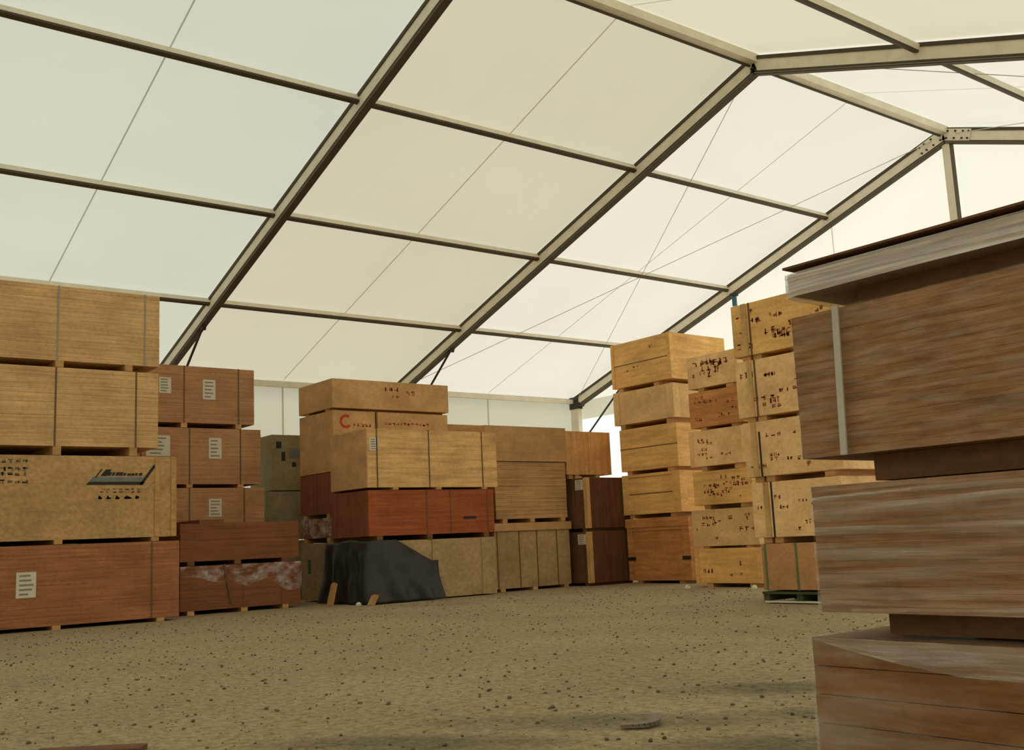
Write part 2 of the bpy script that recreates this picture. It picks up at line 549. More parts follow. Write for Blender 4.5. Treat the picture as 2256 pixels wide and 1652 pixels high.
for xx, wd in ((0, 'middle'), (5, 'right')):
    zt = EZ + (RZ - EZ) * (1 - abs(xx) / HW) - 0.2
    beam('gable_column', [('', MB().box(xx - 0.065, xx + 0.065, -0.03, 0.12, 0, zt), MT['alu']),
                          ('column_groove', MB().box(xx + 0.062, xx + 0.072, -0.02, 0.10, 0, zt), MT['rail_shade'])],
         f'grey upright {wd} column of the bright gable wall', cat='column')
# cross bracing cables under the end bay
for sd in (-1, 1):
    sw = 'left' if sd < 0 else 'right'
    for ya, yb, wd in ((-5, 0, 'falling towards the gable wall'), (0, -5, 'falling away from the gable wall')):
        dz = 0.02 if ya < yb else 0.045
        a, b = roof_pt(sd, 0.99, ya, dz), roof_pt(sd, 0.01, yb, dz)
        c = MB().tube([a, b], 0.006, 6).build('bracing_cable', MT['cable'], org=tuple(b))
        tag(c, f'steel bracing cable under the {sw} end roof bay, {wd}', 'cable', kind='structure')
# small things clamped to the frame
c = thing('beam_clamp', 'small blue clamp hanging under the gable end roof beam above the crates', 'clamp', (-4.8, -0.03, 5.36))
MB().tube([(-4.8, -0.03, 5.34), (-4.8, -0.03, 5.56)], 0.05, 10).build('clamp_body', MT['blue'], c)
MB().box(-4.86, -4.74, -0.10, 0.03, 5.545, 5.60).build('clamp_jaw', MT['dark_steel'], c)


# ------------------------------------------------------------------ packs, crates and cartons
def glyph_row(mb, face, pl, u0, v0, n, w, h, gap, th, rnd, out=0.002):
    """a row of unreadable printed marks: each a few short strokes"""
    for i in range(n):
        u = u0 + i * (w + gap)
        for k in range(rnd.randint(2, 4)):
            if rnd.random() < 0.5:
                vv = v0 + rnd.random() * (h - th)
                put(mb, face, pl, u, u + w * rnd.uniform(0.6, 1), vv, vv + th, out)
            else:
                uu = u + rnd.random() * (w - th)
                put(mb, face, pl, uu, uu + th, v0, v0 + h * rnd.uniform(0.6, 1), out)


def put(mb, face, pl, u0, u1, v0, v1, out=0.002):
    """thin plate on a face: 'x' = facing +X (u is y), 'y' = facing -Y (u is x)"""
    if face == 'x':
        mb.box(pl - 0.0005, pl + out, u0, u1, v0, v1)
    else:
        mb.box(u0, u1, pl - out, pl + 0.0005, v0, v1)


def base_xy(B):
    return ((B[0] + B[1]) / 2, (B[2] + B[3]) / 2)


def layered(B, n, jit, gap, rnd):
    x0, x1, y0, y1, z0, z1 = B
    mb = MB()
    h = (z1 - z0) / n
    mb.box(x0 + 0.03, x1 - 0.03, y0 + 0.03, y1 - 0.03, z0 + 0.002, z1 - 0.002)
    for i in range(n):
        j = [rnd.uniform(-jit, 0) for _ in range(4)]
        mb.box(x0 - j[0], x1 + j[1], y0 - j[2], y1 + j[3], z0 + i * h + (gap if i else 0), z0 + (i + 1) * h)
    return mb


def runners(root, B, zb, face, us, w, mat, rec=0.0):
    x0, x1, y0, y1, z0, z1 = B
    for u in us:
        if face == 'x':
            MB().box(x0 + 0.02, x1 - rec, u - w / 2, u + w / 2, zb, z0 - 0.001).build('bearer', mat, root)
        else:
            MB().box(u - w / 2, u + w / 2, y0 + rec, y1 - 0.02, zb, z0 - 0.001).build('bearer', mat, root)


def strap_ring(root, B, face, u, w=0.02, mat=None, t=0.004):
    x0, x1, y0, y1, z0, z1 = B
    mb = MB()
    if face == 'x':
        a, b = u - w / 2, u + w / 2
        mb.box(x1, x1 + t, a, b, z0 - t, z1 + t).box(x0 - t, x0, a, b, z0 - t, z1 + t)
        mb.box(x0, x1, a, b, z1, z1 + t).box(x0, x1, a, b, z0 - t, z0)
    else:
        a, b = u - w / 2, u + w / 2
        mb.box(a, b, y0 - t, y0, z0 - t, z1 + t).box(a, b, y1, y1 + t, z0 - t, z1 + t)
        mb.box(a, b, y0, y1, z1, z1 + t).box(a, b, y0, y1, z0 - t, z0)
    mb.build('strap', mat or MT['strap'], root)


def paper(root, face, pl, u0, u1, v0, v1, rnd):
    mb = MB()
    put(mb, face, pl, u0, u1, v0, v1, 0.004)
    p = mb.build('paper_label', MT['paper'], root)
    tag(p, 'white paper label')
    ink = MB()
    w, h = u1 - u0, v1 - v0
    n = 5
    for i in range(n):
        v = v0 + h * (0.14 + 0.72 * i / (n - 1))
        put(ink, face, pl, u0 + w * 0.15, u0 + w * rnd.uniform(0.6, 0.88), v - h * 0.035, v + h * 0.035, 0.0055)
    ink.build('print', MT['ink'], p)
    return p


def pack(name, label, cat, B, zb, mat, group, face='x', layers=12, jit=0.0035, gap=0.0012, straps=(), strap_mat=None,
         strap_w=0.02, bearers=(), bw=0.1, bmat=None, rec=0.0, papers=(), seed=0):
    """a strapped pack of boards on bearers. B = x0,x1,y0,y1,z0,z1 of the boards; zb = what it rests on"""
    rnd = random.Random(seed or hash(label) % 9973 if False else seed)
    cx, cy = base_xy(B)
    zb += 0.0055 if zb > 0 else 0
    r = thing(name, label, cat, (cx, cy, zb), group)
    layered(B, layers, jit, gap, rnd).build('board_stack', mat, r)
    runners(r, B, zb, face, bearers, bw, bmat or MT['bearer'], rec)
    if bearers and face == 'x' and group != 'labelled packs set back behind the left stack':
        MB().box(B[0], B[0] + 0.019, B[2] + 0.02, B[3] - 0.02, zb, B[4] - 0.001).build('gap_light_stop', bmat or MT['bearer'], r)  # unseen board added to stop daylight showing through the bearer gap
    for u in straps:
        strap_ring(r, B, face, u, strap_w, strap_mat)
    for (u0, u1, v0, v1) in papers:
        paper(r, face, B[1] if face == 'x' else B[2], u0, u1, v0, v1, rnd)
    return r


def crate(name, label, cat, B, zb, mat, group, posts=0.0, rails=0.0, mid=(), skids=(), marks=None, pmat=None, faces='xy', seed=1, bev=0.006, mark_mat=None, lid=0.0):
    """a boarded crate: body, corner posts, rails, skids and printed marks on its -Y face"""
    rnd = random.Random(seed)
    x0, x1, y0, y1, z0, z1 = B
    cx, cy = base_xy(B)
    zb += 0.0055 if zb > 0 else 0
    r = thing(name, label, cat, (cx, cy, zb), group)
    MB().box(x0, x1, y0, y1, z0, z1).build('crate_body', mat, r, bevel=bev)
    pm = pmat or mat
    t = 0.018
    if posts:
        for (ua, ub) in ((x0, x0 + posts), (x1 - posts, x1)):
            MB().box(ua, ub, y0 - t, y0 + 0.001, z0, z1).build('corner_post', pm, r, bevel=0.003)
        MB().box(x1 - 0.001, x1 + t, y0 - t, y0 + posts, z0, z1).build('corner_post', pm, r, bevel=0.003)
    if rails:
        MB().box(x0 + posts, x1 - posts, y0 - t, y0 + 0.001, z1 - rails, z1).build('rail', pm, r, bevel=0.003)
        MB().box(x0 + posts, x1 - posts, y0 - t, y0 + 0.001, z0, z0 + rails).build('rail', pm, r, bevel=0.003)
    for zz in mid:
        MB().box(x0 + posts, x1 - posts, y0 - 0.003, y0 + 0.001, zz - 0.008, zz + 0.008).build('joint_line', MT['strap'], r)
    if lid:
        MB().box(x0 - 0.02, x1 + 0.02, y0 - 0.03, y1 + 0.01, z1, z1 + lid).build('lid', pm, r, bevel=0.004)
    for u in skids:
        MB().box(u - 0.06, u + 0.06, y0 + 0.02, y1 - 0.02, zb, z0 - 0.001).build('skid', MT['bearer'], r)
    if marks:
        mb = MB()
        n, size = marks
        for k in range(n):
            w, h = size * rnd.uniform(0.7, 1.6), size * rnd.uniform(0.7, 1.3)
            u = rnd.uniform(x0 + posts + 0.05, x1 - posts - 0.05 - w * 2)
            v = rnd.uniform(z0 + rails + 0.06, z1 - rails - 0.06 - h)
            glyph_row(mb, 'y', y0, u, v, rnd.randint(1, 3), w * 0.8, h, w * 0.3, max(0.01, size * 0.2), rnd)
        mb.build('stencil_lettering', mark_mat or MT['stencil'], r)
    return r


def wrap_shell(root, B, mat, off=0.012, amp=0.012, seed=0, name='plastic_wrap', zlo=0.0, zhi=0.0, nu=70, nv=22, streak=9.0, top=True):
    """stretch film around a pack, pulled into long level folds; an outward surface of its own"""
    x0, x1, y0, y1, z0, z1 = B
    z0 -= zlo
    z1 += zhi
    per = [(x0, y0), (x1, y0), (x1, y1), (x0, y1), (x0, y0)]
    L = [math.hypot(per[i + 1][0] - per[i][0], per[i + 1][1] - per[i][1]) for i in range(4)]
    tot = sum(L)
    cx, cy = (x0 + x1) / 2, (y0 + y1) / 2

    def fn(u, v):
        d = (u % 1.0) * tot
        i = 0
        while i < 3 and d > L[i]:
            d -= L[i]; i += 1
        k = min(1, d / L[i])
        px = per[i][0] + (per[i + 1][0] - per[i][0]) * k
        py = per[i][1] + (per[i + 1][1] - per[i][1]) * k
        nx, ny = ((0, -1), (1, 0), (0, 1), (-1, 0))[i]
        s = (u % 1.0) * tot
        nz = noise.noise(Vector((s * 1.1 + seed * 7, v * streak + s * 0.5, seed * 3.1)))
        nz2 = noise.noise(Vector((s * 4 + seed, v * streak * 2.2, 9.0)))
        o = off + amp * (0.5 + 0.5 * nz) + amp * 0.4 * nz2
        if k < 0.004 or k > 0.996:
            o *= 0.6
        return (px + nx * o, py + ny * o, z0 + (z1 - z0) * v + 0.003 * nz)
    mb = MB().grid(fn, nu, nv)
    if top:
        mb.grid(lambda u, v: (x0 + (x1 - x0) * u, y0 + (y1 - y0) * v, z1 + 0.004 + 0.003 * noise.noise(Vector((u * 6, v * 6, seed)))), 12, 8)
    return mb.build(name, mat, root, smooth=True)


W = {
    'red': wood('reddish_board_edges', lin(164, 108, 72), 'edge', 0.28),
    'tan': wood('tan_board', lin(192, 154, 106), 'board', 0.2),
    'ply': wood('pale_plywood_edges', lin(212, 172, 120), 'edge', 0.22),
    'brown': wood('brown_board_edges', lin(184, 138, 98), 'edge', 0.2),
    'dkred': wood('dark_red_board', lin(136, 86, 56), 'edge', 0.25),
    'rust': wood('rust_red_board', lin(160, 86, 48), 'edge', 0.28),
    'rustdk': wood('dark_rust_board', lin(128, 74, 46), 'upright', 0.25),
    'yellow': wood('yellow_plywood', lin(218, 176, 118), 'plank', 0.26),
    'plain': wood('plain_board', lin(196, 156, 106), 'plain', 0.1),
    'osb': wood('greyish_board', lin(174, 150, 108), 'board', 0.16),
    'grey': wood('grey_green_card', lin(150, 142, 108), 'plain', 0.14),
    'layer': wood('layered_board', lin(190, 152, 104), 'edge', 0.3),
    'vplank': wood('upright_planks', lin(210, 162, 104), 'upright', 0.22),
    'dark': wood('dark_brown_planks', lin(108, 74, 50), 'upright', 0.3),
    'gold': wood('golden_crate_board', lin(230, 182, 112), 'plank', 0.2),
    'goldpale': wood('pale_crate_board', lin(222, 184, 128), 'plain', 0.12),
    'goldred': wood('orange_brown_crate_board', lin(198, 138, 82), 'plank', 0.25),
    'kraft': wood('kraft_carton', lin(238, 196, 140), 'plain', 0.12),
    'carton': wood('brown_carton', lin(190, 142, 98), 'plain', 0.1),
    'wrapbrown': wood('brown_edges', lin(146, 108, 72), 'fine', 0.36),
    'wrapgrey': wood('grey_brown_edges', lin(160, 142, 120), 'edge', 0.35),
    'umber': wood('umber_board', lin(132, 92, 54), 'plank', 0.28),
}

# ---- tall stack at the left edge (faces +X)
G1 = 'panel packs in the tall stack at the left edge'
pack('board_pack', 'reddish brown board pack with a white paper label, on the gravel at the left edge', 'board pack',
     (-8.55, -5.20, -14.9, -11.35, 0.05, 1.04), 0, W['red'], G1, layers=18, straps=(-11.72, -13.75), bearers=(-11.6, -12.9, -14.2),
     papers=[(-13.38, -13.15, 0.41, 0.72)], seed=1)
p = pack('board_pack', 'tan board pack printed with a dark slanted logo and a row of dark letters', 'board pack',
         (-8.55, -5.20, -14.9, -11.39, 1.10, 2.16), 1.04, W['tan'], G1, layers=3, jit=0.003, bearers=(-11.68, -12.9, -14.2), seed=2)
rnd = random.Random(5)
FX = -5.20


def slant(mb, ua, ub, va, vb, sl):
    """slanted printed patch on the +X face"""
    x = FX + 0.003
    mb.quad([(x, ua, va), (x, ub, va), (x, ub + sl * (vb - va), vb), (x, ua + sl * (vb - va), vb)])


lg = MB()
slant(lg, -12.58, -11.86, 1.785, 1.825, 1.0)
slant(lg, -11.90, -11.855, 1.785, 2.05, 0.72)
slant(lg, -12.47, -12.45, 1.88, 1.99, 0.72)
lg.build('logo_outline', MT['ink_dark'], p)
lb = MB()
slant(lb, -12.54, -11.87, 1.83, 1.885, 0.8)
lb.build('logo_band', MT['ink_band'], p)
ls = MB()
slant(ls, -12.40, -12.32, 1.90, 1.985, 0.8)
for k in range(9):
    ua = -12.31 + k * 0.05
    slant(ls, ua, ua + rnd.uniform(0.03, 0.046), 1.905, 1.905 + rnd.choice((0.03, 0.036, 0.045)), 0.4)
ls.build('logo_script', MT['ink_dark'], p)
lt = MB()
for ua, wd in ((-12.42, 0.05), (-12.32, 0.06), (-12.205, 0.065), (-12.09, 0.10), (-11.945, 0.05)):
    glyph_row(lt, 'x', FX, ua, 1.60, 1, wd, 0.045, 0.01, 0.016, rnd, 0.003)
    put(lt, 'x', FX, ua, ua + wd * 0.9, 1.605, 1.622, 0.003)
    put(lt, 'x', FX, ua + wd * 0.2, ua + wd * 0.45, 1.60, 1.645, 0.003)
lt.build('printed_letters', MT['ink_dark'], p)
lf = MB()
for v in (2.06, 1.96, 1.90, 1.81):
    glyph_row(lf, 'x', FX, -13.85, v, 7, 0.065, 0.05, 0.02, 0.013, rnd, 0.003)
for v in (1.68, 1.72):
    glyph_row(lf, 'x', FX, -12.40, v, 7, 0.06, 0.025, 0.02, 0.008, rnd, 0.0025)
lf.build('faded_lettering', MT['ink_fade'], p)
# pale end cleats with rungs at the right end of the printed pack
for u in (-11.66, -11.44):
    MB().box(FX - 0.005, FX + 0.012, u - 0.03, u + 0.03, 1.10, 2.15).build('end_cleat', MT['bearer'], p)
pack('board_pack', 'pale plywood pack directly above the logo-printed pack at the left edge', 'board pack',
     (-7.20, -5.20, -14.85, -11.65, 2.28, 3.29), 2.16, W['ply'], G1, layers=18, straps=(-12.97, -11.95, -14.4), bearers=(-12.94, -11.98, -14.4), seed=3)
pack('board_pack', 'pale plywood pack on the very top of the tall left stack', 'board pack',
     (-7.20, -5.20, -14.85, -11.64, 3.38, 4.36), 3.29, W['ply'], G1, layers=18, straps=(-12.96, -11.84, -14.4),
     strap_mat=MT['strap_grey'], bearers=(-12.93, -12.05, -14.4), seed=4)

# ---- recessed stack of labelled packs
G2 = 'labelled packs set back behind the left stack'
for lab, zb, z0, z1, yr, st, pp in (
    ('brown board pack hidden at the foot of the labelled stack set back from the left', 0, 0.06, 0.93, -9.2, (-10.44, -9.55), []),
    ('brown labelled pack just above the dark red boards, lowest visible of its stack', 0.93, 1.02, 1.87, -9.19, (-10.44, -9.54), [(-10.13, -9.92, 1.42, 1.70)]),
    ('brown board pack with two white labels, middle of the labelled stack set back', 1.87, 1.93, 2.81, -9.25, (-10.44, -9.60), [(-10.13, -9.92, 2.33, 2.66), (-11.12, -10.75, 2.36, 2.68)]),
    ('brown board pack with two white labels, topmost of the labelled stack set back', 2.81, 2.89, 3.79, -9.36, (-10.53, -9.63), [(-10.23, -10.02, 3.27, 3.59), (-10.93, -10.74, 3.34, 3.59)])):
    pack('board_pack', lab, 'board pack', (-8.6, -7.20, -11.30, yr, z0, z1), zb, W['brown'], G2, layers=12,
         straps=st + (-11.2,), bearers=(st[0], st[1], -11.2), papers=pp, seed=int(z0 * 50) + 3)

# ---- low stack in front of it
G3 = 'low stack right of the tall left stack'
r = pack('board_pack', 'brown panel pack half covered in torn clear film, on the gravel', 'board pack',
         (-7.05, -5.95, -11.06, -9.20, 0.06, 0.68), 0, W['dkred'], G3, layers=5, jit=0.006, straps=(-10.11, -9.51), bearers=(-10.9, -10.1, -9.45), seed=11)
MB().bar((-5.935, -10.41, 0.69), (-5.935, -10.30, 0.12), 0.03, 0.006, (1, 0, 0)).build('strap', MT['strap'], r)
mb = MB().grid(lambda u, v: (-5.935 + 0.012 * noise.noise(Vector((u * 9, v * 5, 3))), -11.06 + 1.87 * u,
                              0.682 - (0.16 + 0.12 * noise.noise(Vector((u * 5, 1, 2))) + 0.22 * u) * v), 40, 10)
mb.build('torn_film', MT['film_crumple'], r, smooth=True)
r = pack('board_pack', 'dark red-brown board pack on top of the film-covered pack', 'board pack',
         (-7.05, -5.95, -11.06, -9.22, 0.745, 1.28), 0.68, W['dkred'], G3, layers=7, jit=0.005, bearers=(-10.9, -10.2, -9.45), bmat=MT['bearer_dark'], seed=12)
tag(MB().box(-6.9, -5.97, -10.77, -10.40, 1.281, 1.335).build('wood_offcut', W['dkred'], None, org=(-6.4, -10.6, 1.281)),
    'short dark board lying on top of the dark red-brown pack', 'board')

# ---- grey cartons by the side wall
G4 = 'grey-green cartons by the side wall'
crate('carton', 'plain grey-green carton, lower of the pair against the tent side wall', 'carton', (-9.1, -8.2, -8.68, -7.8, 1.04, 1.87), 1.03, W['grey'], G4)
crate('carton', 'grey-green carton with dark marks, upper of the pair against the tent side wall', 'carton', (-9.1, -8.2, -8.58, -7.8, 1.885, 2.86), 1.88, W['grey'], G4)
o = [x for x in bpy.data.objects if x.name.startswith('carton')][-1]
mb = MB()
put(mb, 'x', -8.2, -8.40, -8.33, 2.40, 2.56); put(mb, 'x', -8.2, -8.50, -8.40, 2.62, 2.74); put(mb, 'x', -8.2, -8.2, -8.12, 2.30, 2.38)
mb.build('dark_lettering', MT['ink_dark'], o)
mb = MB()
put(mb, 'x', -8.2, -8.25, -8.05, 2.45, 2.62)
mb.build('pale_print', MT['ink_band'], o)
crate('carton', 'grey-green carton hidden at the foot of the pair by the side wall', 'carton', (-9.1, -8.2, -8.7, -7.8, 0.0, 1.02), 0, W['grey'], G4)

# ---- corner stack behind the tarpaulin (end faces -Y)
G5 = 'stack behind the yellow plywood and red packs'
r = crate('wooden_crate', 'grey board crate with a green mark, at the foot beside the black tarpaulin', 'crate', (-7.46, -6.33, -8.42, -6.2, 0.02, 0.94), 0, W['osb'], G5, seed=3)
mb = MB(); put(mb, 'y', -8.42, -7.22, -7.12, 0.45, 0.68); mb.build('green_mark', MT['green'], r)
r = pack('board_pack', 'dark board pack wrapped in shiny film, squeezed above the grey crate', 'board pack', (-7.46, -6.33, -8.42, -6.2, 1.02, 1.33), 0.94, W['rustdk'], G5,
         face='y', layers=4, bearers=(-7.3, -6.5), seed=14)
mb = MB().grid(lambda u, v: (-7.47 + 1.15 * u, -8.435 + 0.014 * noise.noise(Vector((u * 7, v * 6, 4))), 1.02 + 0.32 * v), 24, 10)
mb.build('shiny_film', MT['film_crumple'], r, smooth=True)
pack('board_pack', 'reddish brown pack with an end of upright boards, under the tall plain carton', 'board pack', (-7.46, -6.33, -8.42, -6.2, 1.40, 2.06), 1.335, W['rustdk'], G5,
     face='y', layers=2, straps=(-6.9,), bearers=(-7.3, -6.5), seed=15)
c1 = crate('carton', 'tall plain carton printed with a red ring logo, behind the yellow plywood pack', 'carton', (-7.46, -6.29, -8.42, -7.63, 2.07, 3.06), 2.062, W['plain'], G5, seed=4)
c2 = crate('carton', 'plain carton with a red printed line, right of the ring-logo carton', 'carton', (-7.46, -6.29, -7.58, -6.17, 2.07, 3.06), 2.062, W['plain'], G5, seed=5)
FX = -6.29
mb = MB()
n0 = 20
ring = []
for k in range(n0 + 1):
    a = 0.9 + (2 * pi - 1.6) * k / n0
    ring.append(a)
for k in range(n0):
    a, b = ring[k], ring[k + 1]
    def rp(t, rr): return (FX + 0.003, -8.18 + rr * cos(t), 2.885 + rr * sin(t))
    mb.quad([rp(a, 0.07), rp(a, 0.115), rp(b, 0.115), rp(b, 0.07)])
mb.build('ring_logo', MT['red'], c1)
mb = MB(); glyph_row(mb, 'x', FX, -8.04, 2.80, 5, 0.055, 0.06, 0.015, 0.014, random.Random(3), 0.003); mb.build('red_print', MT['red_fade'], c1)
mb = MB(); glyph_row(mb, 'x', FX, -7.45, 2.85, 12, 0.06, 0.05, 0.016, 0.014, random.Random(4), 0.003); mb.build('red_print', MT['red_fade'], c2)
r = crate('carton', 'long flat carton with faint red stains, topmost beside the second roof beam', 'carton', (-7.46, -6.27, -8.43, -6.15, 3.10, 3.58), 3.06, W['plain'], G5, seed=6, skids=(-7.2, -6.5))
mb = MB(); rr = random.Random(9)
glyph_row(mb, 'x', -6.27, -7.45, 3.42, 3, 0.08, 0.07, 0.02, 0.018, rr); glyph_row(mb, 'x', -6.27, -7.02, 3.36, 2, 0.08, 0.09, 0.02, 0.018, rr); glyph_row(mb, 'x', -6.27, -7.3, 3.3, 2, 0.06, 0.05, 0.02, 0.012, rr)
mb.build('red_stains', MT['red_fade'], r)

# ---- front stack with the tarpaulin (faces +X, ends -Y)
G6 = 'stack with the yellow plywood and red packs'
r = crate('wooden_crate', 'greyish board crate half covered by the black tarpaulin', 'crate', (-6.24, -5.12, -8.46, -6.14, 0.03, 0.92), 0, W['osb'], G6, skids=(-6.0, -5.4), seed=7)
MB().box(-5.121, -5.10, -7.36, -6.30, 0.02, 0.91).build('front_panel', W['osb'], r, bevel=0.004)
MB().box(-5.10, -5.085, -6.42, -6.14, 0.02, 0.92).build('end_cleat', W['osb'], r, bevel=0.004)
r = pack('board_pack', 'rust red strapped board pack between the tarpaulin crate and the yellow plywood', 'board pack', (-6.24, -5.10, -8.49, -6.13, 1.0, 1.69), 0.92, W['rust'], G6,
         layers=8, straps=(-7.44, -6.99, -6.26), bearers=(-8.3, -7.4, -6.3), bmat=MT['bearer_dark'], seed=16)
put(mb := MB(), 'x', -5.10, -6.75, -6.5, 1.22, 1.26); mb.build('dark_lettering', MT['ink_dark'], r)
MB().box(-6.23, -5.11, -8.50, -8.488, 1.0, 1.69).build('end_boards', W['rustdk'], r)
r = pack('board_pack', 'yellow plywood pack with a small white label, above the rust red pack', 'board pack', (-6.24, -5.10, -8.49, -6.03, 1.73, 2.63), 1.69, W['yellow'], G6,
         layers=12, jit=0.004, straps=(-7.37, -6.33, -8.32), bearers=(-8.0, -7.2, -6.3), papers=[(-8.45, -8.30, 2.29, 2.49)], seed=17)
MB().box(-6.235, -5.105, -8.502, -8.488, 1.73, 2.62).build('end_board', W['plain'], r)

# black tarpaulin hanging over the crate's near corner
NU, NVV = 60, 26


def tarp_pt(u, v):
    # u runs along the end face (x -6.42 -> -5.05) and then along the front face (y -8.5 -> -7.33)
    tot1, tot2 = 1.30, 1.17
    d = u * (tot1 + tot2)
    nzv = noise.noise(Vector((d * 2.3, v * 2.0, 1.3)))
    nz2 = noise.noise(Vector((d * 6.0, v * 4.5, 5.3)))
    foldv = 0.03 * sin(d * 15 + 2.5 * v + 3 * nzv)
    if d < tot1:
        top = 0.935 - 0.02 * sin(d * 6)
    else:
        e = d - tot1
        top = 0.935 if e < 0.42 else 0.935 - 0.335 * min(1, ((e - 0.42) / 0.62)) ** 1.0
    z = 0.015 + (top - 0.015) * v
    bulge = (0.05 + 0.16 * (1 - v) ** 1.3 + 0.05 * nzv * (1 - v) + foldv * (1.1 - v) + 0.02 * nz2)
    bulge = max(0.035, bulge)
    r_ = 0.10
    if d < tot1 - r_:
        return (-6.40 + d, -8.47 - bulge, z)
    if d < tot1 + r_:
        a = (d - tot1 + r_) / (2 * r_) * pi / 2
        cx_, cy_ = -6.40 + tot1 - r_, -8.47 + r_
        rr_ = r_ + bulge
        return (cx_ + rr_ * sin(a), cy_ - rr_ * cos(a), z)
    return (-5.10 + bulge, -8.47 + (d - tot1), z)


t = MB().grid(tarp_pt, NU, NVV).build('tarpaulin', MT['tarp'], None, org=(-5.6, -8.3, 0), smooth=True, solid=0.006)
tag(t, 'crumpled black tarpaulin hanging over the corner of the greyish crate', 'tarpaulin')
for nm, lab, pts, h in (('cardboard_scrap', 'torn tan cardboard piece leaning against the black tarpaulin', (-5.62, -8.86), 0.34),
                        ('cardboard_scrap', 'small pale cardboard piece at the tarpaulin corner near the ground', (-4.83, -8.62), 0.15)):
    mb = MB()
    w = 0.16 if h > 0.2 else 0.17
    x, y = pts
    mb.quad([(x - w / 2, y - 0.03, 0.002), (x + w / 2, y - 0.01, 0.002), (x + w * 0.46, y + 0.07, h * 0.93), (x - w * 0.1, y + 0.065, h), (x - w * 0.52, y + 0.05, h * 0.9)])
    tag(mb.build(nm, MT['card'], None, org=(x, y, 0), solid=0.01), lab, 'cardboard')

# ---- plain packs right of it
G7 = 'plain board packs in the middle of the row'
r = pack('board_pack', 'strapped board crate at the foot of the middle plain stack', 'board pack', (-6.3, -5.5, -5.85, -4.18, 0.05, 1.0), 0, W['osb'], G7,
         layers=6, jit=0.003, straps=(-5.79, -5.32, -4.93, -4.48), bearers=(-5.7, -5.0, -4.3), seed=18)
MB().box(-6.32, -5.47, -5.87, -4.14, 1.005, 1.14).build('lid', W['plain'], r, bevel=0.004)
pack('board_pack', 'layered tan board pack below the plain top pack, middle of the row', 'board pack', (-6.3, -5.5, -5.79, -4.19, 1.21, 2.185), 1.14, W['layer'], G7,
     layers=14, jit=0.008, gap=0.003, bearers=(-5.6, -5.0, -4.3), seed=19)
pack('board_pack', 'plain tan board pack on top of the layered pack, middle of the row', 'board pack', (-6.3, -5.47, -5.98, -4.17, 2.195, 2.80), 2.186, W['plain'], G7,
     layers=4, jit=0.006, bearers=(), seed=20)
crate('wooden_crate', 'tall plain crate behind the yellow plywood pack, only its top edge showing', 'crate', (-7.6, -6.40, -6.10, -4.6, 0.0, 2.92), 0, W['plain'], G7, seed=21)

# ---- dark cased stack with pale corner posts
G8 = 'dark crates with pale corner posts'
for lab, zb, z0, z1, yr, pz in (('dark brown crate with a pale corner post and label, standing on the gravel', 0, 0.05, 0.94, -2.95, (0.72, 0.90)),
                                ('dark brown crate with a pale corner post and label, above its twin', 0.94, 1.0, 1.89, -2.94, (1.68, 1.86))):
    r = thing('wooden_crate', lab, 'crate', (-5.5, -3.7, zb), G8)
    MB().box(-5.95, -5.12, -4.05, yr, z0, z1).build('crate_body', W['dark'], r, bevel=0.004)
    MB().box(-5.19, -5.10, -4.07, -3.99, z0, z1).build('corner_post', MT['post_pale'], r, bevel=0.004)
    for yy in (-3.66, -3.2):
        MB().box(-5.122, -5.108, yy - 0.02, yy + 0.02, z0, z1).build('batten', W['dark'], r)
    for xx in (-5.85, -5.25):
        MB().box(xx - 0.05, xx + 0.05, -4.03, yr - 0.03, zb, z0 - 0.001).build('skid', MT['bearer_dark'], r)
    paper(r, 'y', -4.05, -5.42, -5.21, pz[0], pz[1], random.Random(3))
r = thing('wooden_crate', 'pale crate of upright planks on top of the dark corner-post crates', 'crate', (-5.9, -3.6, 1.89), G8)
mb = MB()
for k in range(6):
    a = -4.16 + k * 0.185
    mb.box(-6.3, -5.5 - 0.004 * (k % 3), a + 0.003, a + 0.182, 1.97, 2.755)
mb.build('crate_body', W['vplank'], r)
for yy in (-4.05, -3.9, -3.4):
    MB().box(-5.9, -5.52, yy - 0.05, yy + 0.05, 1.891, 1.969).build('skid', MT['bearer'], r)

# ---- back row, first stack (golden crates, faces -Y)
G9 = 'golden crates, left stack of the back row'
c = 'crate'
crate('wooden_crate', 'orange-brown crate with dark iron clips, at the foot of the left back-row stack', c, (-5.03, -3.55, -3.2, -1.2, 0.05, 0.97), 0, W['goldred'], G9, posts=0.13, rails=0.06, skids=(-4.8, -3.8), lid=0.16, pmat=W['goldred'], seed=31)
o = [x for x in bpy.data.objects if x.name.startswith('wooden_crate')][-1]
for ux in (-5.0, -3.68):
    MB().box(ux - 0.03, ux + 0.16, -3.232, -3.216, 0.40, 0.46).build('iron_clip', MT['dark_steel'], o)
MB().bar((-4.85, -3.204, 0.42), (-3.72, -3.204, 0.14), 0.008, 0.10, (0, 0, 1)).build('diagonal_batten', W['goldred'], o)
crate('wooden_crate', 'golden framed crate with a mid rail, second from bottom in the left back-row stack', c, (-5.08, -3.68, -3.2, -1.4, 1.20, 1.91), 1.13, W['gold'], G9, posts=0.16, rails=0.05, mid=(1.56,), skids=(-4.9, -3.9), seed=32)
crate('wooden_crate', 'golden two-board crate with greenish stains, third from bottom in the left back-row stack', c, (-5.09, -3.68, -3.2, -1.4, 1.98, 2.74), 1.91, W['gold'], G9, mid=(2.38,), skids=(-4.9, -3.9), seed=33)
crate('wooden_crate', 'pale greyish crate under the topmost crate of the left back-row stack', c, (-5.18, -3.70, -3.2, -1.4, 2.83, 3.43), 2.74, W['goldpale'], G9, posts=0.14, pmat=W['goldpale'], skids=(-5.0, -3.85), seed=34)
